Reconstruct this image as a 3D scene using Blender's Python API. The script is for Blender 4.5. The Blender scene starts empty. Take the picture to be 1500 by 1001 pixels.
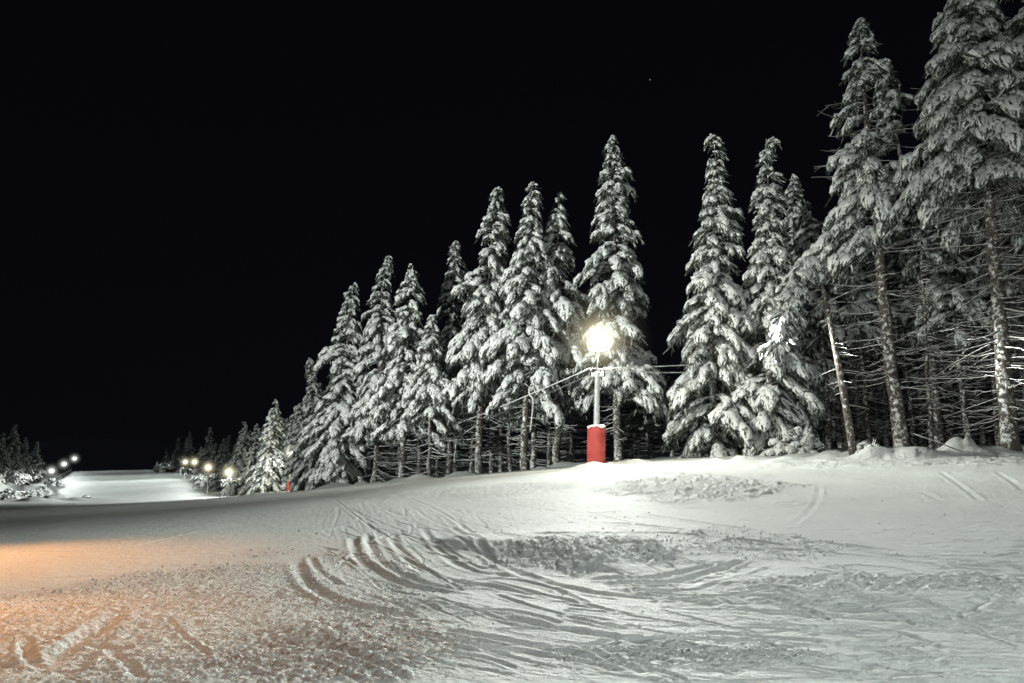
import bpy, math
import numpy as np
R = math.radians
rng = np.random.default_rng(7)
scene = bpy.context.scene
COL = scene.collection

# ------------------------------------------------------------------ camera geometry
F = 1083.0; CX, CY = 750.0, 500.5          # focal length and centre in units of the 1500 px wide photograph
PITCH = R(10.5); EYE = 1.65
cp, sp = math.cos(PITCH), math.sin(PITCH)

def P(px, py, Y):
    """world point on the sight line of (px,py) at forward distance Y"""
    a = (px - CX) / F; b = -(py - CY) / F
    dy = cp - b * sp; dz = sp + b * cp
    k = Y / dy
    return np.array([a * k, Y, EYE + dz * k])

def z_of(py, Y):
    b = -(np.asarray(py) - CY) / F
    return EYE + (sp + b * cp) / (cp - b * sp) * Y

# ------------------------------------------------------------------ small helpers
def tag(o, label=None, cat=None, group=None, kind=None):
    for k, v in (('label', label), ('category', cat), ('group', group), ('kind', kind)):
        if v: o[k] = v
    return o

def empty(name, loc, label=None, cat=None, group=None):
    o = bpy.data.objects.new(name, None); COL.objects.link(o)
    o.location = [float(v) for v in loc]; o.empty_display_size = .2
    return tag(o, label, cat, group)

def mesh_obj(name, V, Q, mats, parent=None, mi=None, uv=None, smooth=True, tris=None, attr=None):
    """one mesh object from numpy arrays: quads Q (n,4) and optional triangles"""
    me = bpy.data.meshes.new(name)
    V = np.asarray(V, np.float32); Q = np.asarray(Q, np.int32).reshape(-1, 4)
    loops = Q.ravel(); counts = np.full(len(Q), 4, np.int32)
    if tris is not None and len(tris):
        t = np.asarray(tris, np.int32).reshape(-1, 3)
        loops = np.concatenate([loops, t.ravel()]); counts = np.concatenate([counts, np.full(len(t), 3, np.int32)])
    me.vertices.add(len(V)); me.vertices.foreach_set('co', V.ravel())
    me.loops.add(len(loops)); me.loops.foreach_set('vertex_index', loops.astype(np.int32))
    me.polygons.add(len(counts))
    st = np.concatenate([[0], np.cumsum(counts)[:-1]]).astype(np.int32)
    me.polygons.foreach_set('loop_start', st)
    for m in (mats if isinstance(mats, (list, tuple)) else [mats]): me.materials.append(m)
    if mi is not None: me.polygons.foreach_set('material_index', np.asarray(mi, np.int32))
    me.polygons.foreach_set('use_smooth', np.full(len(counts), smooth, bool))
    if uv is not None:
        l = me.uv_layers.new(name='UVMap'); l.data.foreach_set('uv', np.asarray(uv, np.float32)[loops].ravel())
    if attr:
        for k, a in attr.items():
            d = me.attributes.new(k, 'FLOAT', 'POINT'); d.data.foreach_set('value', np.asarray(a, np.float32))
    me.update(calc_edges=True); me.validate()
    o = bpy.data.objects.new(name, me); COL.objects.link(o)
    if parent is not None: o.parent = parent
    return o

class MB:
    """collects simple solids into ONE mesh"""
    def __init__(s): s.V = []; s.Q = []; s.n = 0
    def add(s, V, Q):
        V = np.asarray(V, float); s.V.append(V); s.Q.append(np.asarray(Q, int) + s.n); s.n += len(V)
    def tube(s, pts, rad, n=10, cap=True, up=(0, 0, 1)):
        pts = np.asarray(pts, float); m = len(pts)
        rad = np.broadcast_to(np.asarray(rad, float), (m,)).copy()
        if cap:
            pts = np.vstack([pts[:1], pts, pts[-1:]]); rad = np.concatenate([[rad[0] * .02], rad, [rad[-1] * .02]]); m += 2
        T = np.gradient(pts, axis=0)
        if cap: T[0] = T[1] = pts[2] - pts[1]; T[-1] = T[-2] = pts[-2] - pts[-3]
        T /= np.linalg.norm(T, axis=1, keepdims=True) + 1e-9
        ref = np.array(up, float)
        if abs(T[:, :] @ ref).max() > .95: ref = np.array([0.31, .95, .02])
        A = np.cross(T, ref); A /= np.linalg.norm(A, axis=1, keepdims=True) + 1e-9
        B = np.cross(A, T)
        th = np.arange(n) * 2 * math.pi / n
        V = pts[:, None] + rad[:, None, None] * (A[:, None] * np.cos(th)[None, :, None] + B[:, None] * np.sin(th)[None, :, None])
        i = np.arange(m - 1)[:, None] * n; j = np.arange(n)[None]; k = (j + 1) % n
        Q = np.stack([i + j, i + k, i + n + k, i + n + j], -1).reshape(-1, 4)
        s.add(V.reshape(-1, 3), Q); return s
    def lathe(s, prof, n=24, axis_pts=None):
        """prof: list of (r,z)"""
        prof = np.asarray(prof, float); th = np.arange(n) * 2 * math.pi / n
        V = np.stack([prof[:, None, 0] * np.cos(th), prof[:, None, 0] * np.sin(th), np.repeat(prof[:, 1:2], n, 1)], -1)
        m = len(prof); i = np.arange(m - 1)[:, None] * n; j = np.arange(n)[None]; k = (j + 1) % n
        Q = np.stack([i + j, i + k, i + n + k, i + n + j], -1).reshape(-1, 4)
        s.add(V.reshape(-1, 3), Q); return s
    def box(s, c, d, rot=None, bev=.12):
        """box with chamfered edges: c centre, d full size"""
        d = np.asarray(d, float) / 2; b = min(d) * bev * 2
        V = []; 
        for sz in ((-1, d[2], b), (-1, d[2] - b, 0), (1, d[2] - b, 0), (1, d[2], b)):
            z = sz[0] * sz[1]; x = d[0] - sz[2]; y = d[1] - sz[2]; q = b if sz[2] == 0 else b * .6
            V += [(-x + q, -y, z), (x - q, -y, z), (x, -y + q, z), (x, y - q, z), (x - q, y, z), (-x + q, y, z), (-x, y - q, z), (-x, -y + q, z)]
        V = np.array(V)
        Q = []
        for L in range(3):
            for k in range(8): Q.append((L * 8 + k, L * 8 + (k + 1) % 8, L * 8 + 8 + (k + 1) % 8, L * 8 + 8 + k))
        for o in (0, 24):
            f = [(0, 1, 2, 7), (7, 2, 3, 6), (6, 3, 4, 5)]
            for a in f: Q.append(tuple(o + v for v in (a if o else a[::-1])))
        if rot is not None: V = V @ np.asarray(rot).T
        s.add(V + np.asarray(c, float), Q); return s
    def build(s, name, mat, parent=None, smooth=True, xf=None):
        V = np.vstack(s.V)
        if xf is not None: V = xf(V)
        return mesh_obj(name, V, np.vstack(s.Q), mat, parent, smooth=smooth)

# ------------------------------------------------------------------ noise in numpy
_tab = np.random.default_rng(3).random((256, 256)).astype(np.float32)
def vnoise(x, y, sd=0):
    x = np.asarray(x, float) + sd * 17.31; y = np.asarray(y, float) + sd * 7.77
    xi = np.floor(x).astype(np.int64); yi = np.floor(y).astype(np.int64); fx = x - xi; fy = y - yi
    fx = fx * fx * fx * (fx * (fx * 6 - 15) + 10); fy = fy * fy * fy * (fy * (fy * 6 - 15) + 10)
    g = lambda a, b: _tab[(a + b * 57) & 255, (b + (a >> 8) * 31) & 255]
    return ((g(xi, yi) * (1 - fx) + g(xi + 1, yi) * fx) * (1 - fy) + (g(xi, yi + 1) * (1 - fx) + g(xi + 1, yi + 1) * fx) * fy) - .5
def fbm(x, y, o=4, sd=0, gain=.5):
    r = 0; a = 1
    for k in range(o):
        c, s_ = math.cos(k * 1.1), math.sin(k * 1.1)
        r = r + a * vnoise((x * c - y * s_), (x * s_ + y * c), sd + k * 3); a *= gain; x = x * 2.03; y = y * 2.03
    return r
def sstep(a, b, x):
    t = np.clip((x - a) / (b - a), 0, 1); return t * t * (3 - 2 * t)
def pchip(x, y, xq):
    x = np.asarray(x, float); y = np.asarray(y, float)
    h = np.diff(x); d = np.diff(y, axis=0) / (h[:, None] if y.ndim > 1 else h)
    m = np.zeros_like(y)
    w1 = (2 * h[1:] + h[:-1]); w2 = (h[1:] + 2 * h[:-1])
    if y.ndim > 1: w1 = w1[:, None]; w2 = w2[:, None]
    ok = d[1:] * d[:-1] > 0
    with np.errstate(divide='ignore', invalid='ignore'):
        hm = (w1 + w2) / (w1 / d[:-1] + w2 / d[1:])
    m[1:-1] = np.where(ok, hm, 0); m[0] = d[0]; m[-1] = d[-1]
    i = np.clip(np.searchsorted(x, xq) - 1, 0, len(x) - 2); t = (xq - x[i]) / h[i]; hh = h[i]
    if y.ndim > 1: t = t[:, None]; hh = hh[:, None]
    return (2*t**3 - 3*t**2 + 1) * y[i] + (t**3 - 2*t**2 + t) * hh * m[i] + (-2*t**3 + 3*t**2) * y[i+1] + (t**3 - t**2) * hh * m[i+1]

# ------------------------------------------------------------------ materials
def new_mat(name):
    m = bpy.data.materials.new(name); m.use_nodes = True
    nt = m.node_tree; b = nt.nodes['Principled BSDF']
    return m, nt, b
def N(nt, typ, **kw):
    n = nt.nodes.new(typ)
    for k, v in kw.items():
        if k in n.inputs: n.inputs[k].default_value = v
        else: setattr(n, k, v)
    return n
def L(nt, a, b): nt.links.new(a, b)
def ramp(nt, fac, stops):
    r = nt.nodes.new('ShaderNodeValToRGB'); e = r.color_ramp.elements
    while len(e) < len(stops): e.new(.5)
    for q, (p, c) in zip(e, stops):
        q.position = p; q.color = (*c, 1) if len(c) == 3 else c
    if fac is not None: L(nt, fac, r.inputs[0])
    return r
def mathn(nt, op, a, b=None, clamp=False):
    n = nt.nodes.new('ShaderNodeMath'); n.operation = op; n.use_clamp = clamp
    for i, v in enumerate((a, b)):
        if v is None: continue
        if isinstance(v, (int, float)): n.inputs[i].default_value = v
        else: L(nt, v, n.inputs[i])
    return n.outputs[0]
def mixc(nt, f, a, b):
    n = nt.nodes.new('ShaderNodeMix'); n.data_type = 'RGBA'
    for i, v in ((0, f), (6, a), (7, b)):
        if isinstance(v, (int, float)): n.inputs[i].default_value = v
        elif isinstance(v, tuple): n.inputs[i].default_value = (*v, 1)
        else: L(nt, v, n.inputs[i])
    return n.outputs[2]
def simple(name, col, rough=.6, metal=0, var=.15, scale=12, bump=.0):
    m, nt, b = new_mat(name)
    tc = N(nt, 'ShaderNodeTexCoord'); no = N(nt, 'ShaderNodeTexNoise', Scale=scale, Detail=5.0)
    L(nt, tc.outputs['Object'], no.inputs['Vector'])
    lo = tuple(c * (1 - var) for c in col); hi = tuple(min(1, c * (1 + var)) for c in col)
    L(nt, ramp(nt, no.outputs['Fac'], [(.3, lo), (.7, hi)]).outputs[0], b.inputs['Base Color'])
    b.inputs['Roughness'].default_value = rough; b.inputs['Metallic'].default_value = metal
    if bump:
        bp = N(nt, 'ShaderNodeBump', Strength=bump, Distance=.02); L(nt, no.outputs['Fac'], bp.inputs['Height']); L(nt, bp.outputs[0], b.inputs['Normal'])
    return m

def snow_ground():
    m, nt, b = new_mat('piste_snow')
    geo = N(nt, 'ShaderNodeNewGeometry'); pos = geo.outputs['Position']
    at = N(nt, 'ShaderNodeAttribute', attribute_name='churn'); warm_shade = N(nt, 'ShaderNodeAttribute', attribute_name='warm_shade')
    mp = N(nt, 'ShaderNodeMapping'); mp.inputs['Scale'].default_value = (1.0, 1.6, 1); mp.inputs['Rotation'].default_value = (0, 0, R(-14)); L(nt, pos, mp.inputs['Vector'])
    n1 = N(nt, 'ShaderNodeTexNoise', Scale=9.0, Detail=6.0, Roughness=.62); L(nt, mp.outputs[0], n1.inputs['Vector'])
    n2 = N(nt, 'ShaderNodeTexNoise', Scale=34.0, Detail=4.0, Roughness=.65); L(nt, pos, n2.inputs['Vector'])
    n3 = N(nt, 'ShaderNodeTexNoise', Scale=.35, Detail=3.0); L(nt, pos, n3.inputs['Vector'])
    amp = mathn(nt, 'MULTIPLY_ADD', at.outputs['Fac'], 1.0); amp.node.inputs[2].default_value = .7
    h = mathn(nt, 'ADD', mathn(nt, 'MULTIPLY', n1.outputs['Fac'], .03), mathn(nt, 'MULTIPLY', n2.outputs['Fac'], .016))
    h = mathn(nt, 'MULTIPLY', h, amp)
    bp = N(nt, 'ShaderNodeBump', Strength=1.0, Distance=1.0); L(nt, h, bp.inputs['Height']); L(nt, bp.outputs[0], b.inputs['Normal'])
    base = ramp(nt, n3.outputs['Fac'], [(.3, (.72, .755, .73)), (.7, (.81, .85, .825))]).outputs[0]
    dm = mathn(nt, 'MULTIPLY', mathn(nt, 'MULTIPLY', warm_shade.outputs['Fac'], .8), ramp(nt, n1.outputs['Fac'], [(.40, (1, 1, 1)), (.58, (0, 0, 0))]).outputs[0], True)  # brown of orange-lit shade, painted into the hollows of the churned snow
    L(nt, mixc(nt, dm, base, (.46, .33, .25)), b.inputs['Base Color'])
    b.inputs['Roughness'].default_value = .75; b.inputs['Specular IOR Level'].default_value = .25
    return m

def lobe_mat():
    """snow pad of a spruce twig: snow above, needles below and showing through in streaks"""
    m, nt, b = new_mat('snow_on_spruce')
    uv = N(nt, 'ShaderNodeUVMap'); geo = N(nt, 'ShaderNodeNewGeometry')
    mp = N(nt, 'ShaderNodeMapping'); mp.inputs['Scale'].default_value = (3.2, 15.0, 1); L(nt, uv.outputs[0], mp.inputs['Vector'])
    no = N(nt, 'ShaderNodeTexNoise', Scale=1.0, Detail=3.0, Roughness=.6); L(nt, mp.outputs[0], no.inputs['Vector'])
    n2 = N(nt, 'ShaderNodeTexNoise', Scale=7.0, Detail=3.0); L(nt, geo.outputs['Position'], n2.inputs['Vector'])
    sx = N(nt, 'ShaderNodeSeparateXYZ'); L(nt, geo.outputs['Normal'], sx.inputs[0])
    a = mathn(nt, 'ADD', mathn(nt, 'MULTIPLY', sx.outputs['Z'], .17), mathn(nt, 'MULTIPLY', no.outputs['Fac'], 1.15))
    a = mathn(nt, 'ADD', a, mathn(nt, 'MULTIPLY', n2.outputs['Fac'], .5))
    k = ramp(nt, a, [(.74, (0, 0, 0)), (.86, (1, 1, 1))]).outputs[0]
    L(nt, mixc(nt, k, (.055, .062, .05), (.78, .80, .79)), b.inputs['Base Color'])
    bp = N(nt, 'ShaderNodeBump', Strength=.6, Distance=.12); L(nt, a, bp.inputs['Height']); L(nt, bp.outputs[0], b.inputs['Normal'])
    b.inputs['Roughness'].default_value = .8; b.inputs['Specular IOR Level'].default_value = .2
    return m

def needle_mat():
    m, nt, b = new_mat('spruce_needles')
    at = N(nt, 'ShaderNodeAttribute', attribute_name='frost')
    L(nt, ramp(nt, at.outputs['Fac'], [(0, (.028, .034, .024)), (.5, (.065, .075, .056)), (.75, (.24, .26, .24)), (1, (.6, .62, .6))]).outputs[0], b.inputs['Base Color'])
    b.inputs['Roughness'].default_value = .8; b.inputs['Specular IOR Level'].default_value = .15
    return m

def bark_mat(name='spruce_bark', snow=.5, col=(.10, .085, .07)):
    m, nt, b = new_mat(name)
    tc = N(nt, 'ShaderNodeTexCoord'); geo = N(nt, 'ShaderNodeNewGeometry')
    mp = N(nt, 'ShaderNodeMapping'); mp.inputs['Scale'].default_value = (9, 9, 2.2); L(nt, tc.outputs['Object'], mp.inputs['Vector'])
    no = N(nt, 'ShaderNodeTexNoise', Scale=1.6, Detail=6.0, Roughness=.7); L(nt, mp.outputs[0], no.inputs['Vector'])
    base = ramp(nt, no.outputs['Fac'], [(.3, tuple(c * .45 for c in col)), (.7, tuple(c * 1.5 for c in col))]).outputs[0]
    n2 = N(nt, 'ShaderNodeTexNoise', Scale=5.5, Detail=6.0, Roughness=.75); L(nt, tc.outputs['Object'], n2.inputs['Vector'])
    sx = N(nt, 'ShaderNodeSeparateXYZ'); L(nt, geo.outputs['Normal'], sx.inputs[0])
    s = mathn(nt, 'ADD', n2.outputs['Fac'], mathn(nt, 'MULTIPLY', sx.outputs['Z'], .55))
    s = mathn(nt, 'ADD', s, mathn(nt, 'MULTIPLY', mathn(nt, 'ADD', sx.outputs['Y'], sx.outputs['X']), -.07))
    k = ramp(nt, s, [(.70 - .25 * snow, (0, 0, 0)), (.80 - .25 * snow, (1, 1, 1))]).outputs[0]
    L(nt, mixc(nt, k, base, (.72, .74, .73)), b.inputs['Base Color'])
    bp = N(nt, 'ShaderNodeBump', Strength=.8, Distance=.05); L(nt, no.outputs['Fac'], bp.inputs['Height']); L(nt, bp.outputs[0], b.inputs['Normal'])
    b.inputs['Roughness'].default_value = .9
    return m

M_GROUND = snow_ground(); M_LOBE = lobe_mat(); M_NEEDLE = needle_mat()
M_BARK = bark_mat('spruce_bark', .40, (.075, .062, .052)); M_TWIG = bark_mat('frosted_twig', .8, (.075, .06, .05))
M_SNOW = simple('settled_snow', (.80, .82, .81), .8, 0, .06, 8, .5)
M_STEEL = simple('galvanised_steel', (.45, .46, .46), .55, .2, .2, 9, .1)
M_DARKM = simple('dark_steel', (.05, .05, .055), .5, .4, .3, 14)
M_RED = simple('red_padding', (.50, .072, .06), .75, 0, .14, 3.5, .35)
M_ROPE = simple('frosted_steel_rope', (.62, .63, .62), .7, .0, .25, 3)
M_WHITE = simple('white_plastic', (.72, .73, .70), .5, 0, .08, 6)
M_WOOD = simple('weathered_timber', (.13, .09, .06), .85, 0, .35, 6, .4)
M_NET = simple('dark_net', (.035, .04, .045), .9, 0, .3, 20)
M_ROCK = simple('dark_rock', (.04, .04, .042), .85, 0, .4, 2.5, .6)
def emit_mat(name, col, s):
    m, nt, b = new_mat(name)
    b.inputs['Base Color'].default_value = (*col, 1); b.inputs['Emission Color'].default_value = (*col, 1); b.inputs['Emission Strength'].default_value = s
    return m
M_LENS = emit_mat('lit_lamp_glass', (1, .95, .78), 60)
M_LENSY = emit_mat('lit_lamp_glass_yellow', (1, .92, .55), 8)
M_LENSW = emit_mat('lit_lamp_glass_white', (1, .98, .92), 8)
M_STAR = emit_mat('starlight', (.9, .92, 1), .9)

# ------------------------------------------------------------------ terrain
# (column px) -> list of (forward distance, picture row) the snow surface passes through
TAB = {
 -600: [(6,1001),(10,872),(16,802),(24,768),(32,756),(45,754),(70,752),(120,745),(200,738),(300,715),(380,701),(460,692),(800,676),(1600,664)],
    0: [(6,1001),(10,872),(16,800),(24,763),(32,749),(45,747),(70,747),(120,741),(200,734),(300,713),(380,700),(460,690),(800,672),(1600,655)],
  100: [(6,1001),(10,869),(16,796),(24,759),(32,744.5),(45,744),(70,745),(120,740),(200,734),(300,712),(380,699),(460,687.5),(800,668),(1600,642)],
  200: [(6,1001),(10,867),(16,793),(24,755),(32,740),(45,739),(70,740),(120,737),(200,732),(300,710),(380,698),(460,687),(800,672),(1600,645)],
  300: [(6,1001),(10,866),(16,789),(24,749),(32,734),(45,732),(70,734),(120,732),(200,729),(300,707),(380,696),(460,689),(800,676),(1600,650)],
  400: [(6,1001),(10,862),(16,785),(24,743),(32,727),(45,724),(70,725),(120,722),(200,722),(300,712),(380,703),(460,695),(800,676),(1600,650)],
  480: [(6,1001),(10,860),(16,782),(24,738),(32,720),(45,715),(70,718),(120,716),(200,712),(300,705),(380,700),(460,695),(800,680),(1600,660)],
  600: [(6,1001),(10,857),(16,776),(24,729),(32,710),(45,704),(70,706),(120,704),(200,700),(300,695),(380,690),(460,688),(800,680),(1600,660)],
  750: [(6,1001),(10,852),(16,768),(24,720),(32,698),(45,691),(70,692),(120,692),(200,688),(300,684),(380,682),(460,680),(800,675),(1600,660)],
  873: [(6,1001),(10,850),(16,763),(24,713),(32,689),(45,681),(70,682),(120,682),(200,680),(300,676),(380,674),(460,672),(800,670),(1600,660)],
 1000: [(6,1001),(10,848),(16,758),(24,705),(32,680),(45,669),(70,670),(120,670),(200,670),(300,668),(380,666),(460,665),(800,664),(1600,660)],
 1200: [(6,1001),(10,843),(16,751),(24,698),(32,671),(45,659),(70,660),(120,662),(200,662),(300,660),(380,660),(460,660),(800,660),(1600,660)],
 1500: [(6,1001),(10,838),(16,744),(24,691),(32,663),(45,652),(70,652),(120,654),(200,655),(300,655),(380,655),(460,655),(800,655),(1600,655)],
 2300: [(6,1001),(10,838),(16,744),(24,691),(32,661),(45,648),(70,646),(120,646),(200,650),(300,650),(380,650),(460,650),(800,650),(1600,650)],
}
KPX = 1101.0
cols = np.array(sorted(TAB), float)
keyY = np.array([k[0] for k in TAB[0]], float)
tabz = np.array([[z_of(v[1], v[0]) for v in TAB[c]] for c in sorted(TAB)]).T      # (depth key, column)
def base_z(px, Y):
    """smooth terrain height over arrays of rows Y and columns px (grid)"""
    rows = np.clip(Y, 6, 1600)
    # interpolate height/distance against log distance, then across the columns
    zz = pchip(np.log(keyY), tabz / keyY[:, None], np.log(rows)) * rows[:, None]
    zc = pchip(cols, zz.T, np.clip(px, cols[0], cols[-1])).T
    k = sstep(2.0, 6.0, Y)[:, None]
    return zc * k

# picture curve -> ground curve (intersect sight line with the smooth terrain)
def on_ground(px, py):
    Ys = np.exp(np.linspace(math.log(5), math.log(60), 400))
    z = base_z(np.array([px]), Ys)[:, 0]
    b = (z - EYE) / Ys                                # slope of sight line to each ground point
    yy = CY - F * np.tan(np.arctan(b) - PITCH)
    i = np.argmax(yy <= py) or 399
    t = (yy[i - 1] - py) / (yy[i - 1] - yy[i] + 1e-9)
    Y = Ys[i - 1] + t * (Ys[i] - Ys[i - 1])
    return np.array([(px - CX) / KPX * Y, Y])
def gcurve(pts, n=24):
    g = np.array([on_ground(*p) for p in pts]); t = np.arange(len(g), dtype=float)
    return np.stack([pchip(t, g[:, k], np.linspace(0, len(g) - 1, n)) for k in (0, 1)], -1)

# grid: columns share u = x / max(Y, 6)
ui = np.linspace(-.80, .80, 960)
uo = np.array([.82, .85, .9, .97, 1.06, 1.2, 1.4, 1.7, 2.1, 2.7, 3.6, 5., 8.])
U = np.concatenate([-uo[::-1], ui, uo])
rowsY = np.concatenate([[-80, -50, -30, -18, -10, -5, -2, 0, 1, 2, 3, 3.6, 4.2],
                        1 / np.linspace(1 / 4.7, 1 / 44.5, 640),
                        np.exp(np.linspace(math.log(45.2), math.log(560), 110)), [620, 700, 820, 1000, 1250, 1600]])
PXg = CX + KPX * U
Zg = base_z(PXg, rowsY)
Xg = U[None] * np.maximum(rowsY, 6)[:, None]; Yg = np.repeat(rowsY[:, None], len(U), 1)

def dist_curve(c, X, Y, reach):
    """distance, signed side and arc length of grid points near a ground curve"""
    D = np.full(X.shape, 1e9); S = np.zeros(X.shape); A = np.zeros(X.shape); arc = 0
    for a, b in zip(c[:-1], c[1:]):
        d = b - a; l2 = d @ d + 1e-12; l = math.sqrt(l2)
        lo = np.minimum(a, b) - reach; hi = np.maximum(a, b) + reach
        r0, r1 = np.searchsorted(rowsY, [lo[1], hi[1]])
        if r1 > r0:
            xs = X[r0:r1]; ys = Y[r0:r1]
            t = np.clip(((xs - a[0]) * d[0] + (ys - a[1]) * d[1]) / l2, 0, 1)
            ex = xs - a[0] - t * d[0]; ey = ys - a[1] - t * d[1]; dd = np.hypot(ex, ey)
            m = dd < D[r0:r1]
            D[r0:r1] = np.where(m, dd, D[r0:r1]); S[r0:r1] = np.where(m, np.sign(d[0] * ey - d[1] * ex), S[r0:r1]); A[r0:r1] = np.where(m, arc + t * l, A[r0:r1])
        arc += l
    return D, S, A, arc

# flow of the skied-out snow
flow = gcurve([(505, 742), (515, 775), (545, 815), (600, 856), (690, 885), (800, 905), (950, 925), (1150, 945), (1500, 975)], 40)
flow = np.vstack([flow, flow[-1] + np.array([[10, -1.2]])])
FD, FS, FA, _ = dist_curve(flow, Xg, Yg, 40)
fs = FD * FS
near = 1 - sstep(30, 60, Yg)
pxg = np.repeat(PXg[None], len(rowsY), 0)
churn = np.zeros_like(Zg); warm_shade = np.zeros_like(Zg)
# broad undulation and streaks along the flow
Zg += near * (.035 * fbm(Xg * .16, Yg * .16, 2, 1) + .006 * fbm(Xg * 1.1, Yg * 1.1, 3, 2) + .010 * (np.abs(fbm(Xg * 5, Yg * 5, 4, 4, .65)) - .2))
def grooves(a, b, w, sd):                    # thin cut lines, not dunes
    n = fbm(a, b, 2, sd); return -(1 - sstep(0, w, np.abs(n)))
st = grooves(fs * 1.5, FA * .10, .035, 5); st2 = grooves(fs * 3.6, FA * .22, .06, 9)
wst = (1 - sstep(2.0, 4.5, FD)) * near * sstep(380, 560, pxg) * (.4 + .6 * sstep(-.2, .25, fbm(Xg * .3, Yg * .3, 2, 11)))
Zg += wst * (.016 * st + .011 * st2 + .006 * fbm(fs * 18, FA * .9, 3, 13, .7))
# fine groomed grain on the left slope
Zg += near * (1 - sstep(420, 600, pxg)) * (.007 * fbm(Xg * 1.4 + Yg * .3, Yg * 6 - Xg * .6, 3, 61, .65) + .010 * grooves(Xg * .2, Yg * 1.3 - Xg * .12, .05, 62))
# straight streaks right and far
Zg += near * np.maximum(sstep(750, 1050, pxg), sstep(2.0, 4.5, FD) * sstep(450, 600, pxg)) * (.014 * grooves(Xg * .14 + Yg * .05, Yg * 1.1 + Xg * .2, .035, 15) + .009 * grooves(Xg * .25, Yg * 2.6 - Xg * .3, .06, 16) + .007 * fbm(Xg * 1.2, Yg * 11, 2, 17))
# churned areas
def churned(px, py, rx, ry, amp, freq, sd, shadev=0, soft=.45):
    c = on_ground(px, py); ex = on_ground(px + rx, py) - c; a = np.linalg.norm(ex)
    cy0 = on_ground(px, py + ry)[1]; cy1 = on_ground(px, py - ry)[1]
    by = np.where(Yg > c[1], cy1 - c[1], c[1] - cy0)
    q = np.hypot((Xg - c[0]) / a, (Yg - c[1]) / by) + .5 * fbm(Xg * .8, Yg * .8, 3, sd + 40)
    m = 1 - sstep(1 - soft, 1 + soft * .4, q)
    n = np.abs(fbm(Xg * freq, Yg * freq, 4, sd, .6)) * 1.6 + .5 * np.maximum(vnoise(Xg * freq * 2.2, Yg * freq * 2.2, sd + 9), 0)
    global Zg, churn, warm_shade
    Zg = Zg + .34 * m * amp * (n - .25); churn = np.maximum(churn, m); warm_shade = np.maximum(warm_shade, m * shadev)
churned(1020, 714, 150, 24, .30, 2.6, 21, 0)
churned(250, 930, 420, 110, .050, 8.5, 22, .25)
churned(480, 960, 190, 62, .075, 9.0, 23, 1.0, .6)
churned(380, 870, 200, 26, .040, 8.0, 24, .3)
churned(60, 930, 230, 120, .040, 9.0, 25, .35)
churned(850, 812, 150, 24, .20, 5.5, 26, 0)
churned(1080, 800, 170, 26, .07, 2.4, 27, 0)
churned(1320, 868, 260, 26, .22, 3.2, 28, 0)
churned(1000, 962, 220, 18, .07, 3.6, 29, 0)
churned(1340, 676, 300, 9, .25, 1.1, 30, 0)
churned(700, 720, 160, 12, .08, 2.2, 31, 0)
# banks: the snow beyond the curve stands higher and the face looks at the camera
def bank(pts, h, wid=.45, fall=3.5, sd=0):
    c = gcurve(pts, 40); D, S, A, T = dist_curve(c, Xg, Yg, fall * 3)
    s = D * S + .25 * fbm(Xg * 1.1, Yg * 1.1, 3, sd)
    ends = sstep(0, .22 * T, A) * (1 - sstep(.78 * T, T, A))
    up = sstep(-wid * 1.6, wid * .3, s) * np.exp(-np.maximum(s, 0) / (fall * .6))
    global Zg
    Zg = Zg + np.where(D < fall * 3, .30 * h * ends * up * (1 - sstep(1.6, 3.2, D)), 0)
bank([(620, 792), (730, 803), (820, 812), (880, 830), (980, 846)], .55, .5, 2.6, 3)
bank([(1000, 852), (1120, 872), (1220, 884), (1350, 893), (1560, 905)], .42, .6, 3.2, 4)
bank([(560, 870), (680, 893), (800, 910), (960, 934), (1100, 950)], .10, .35, 2.0, 6)
bank([(400, 905), (470, 935), (560, 962), (640, 1000)], .12, .25, 1.6, 8)
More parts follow.
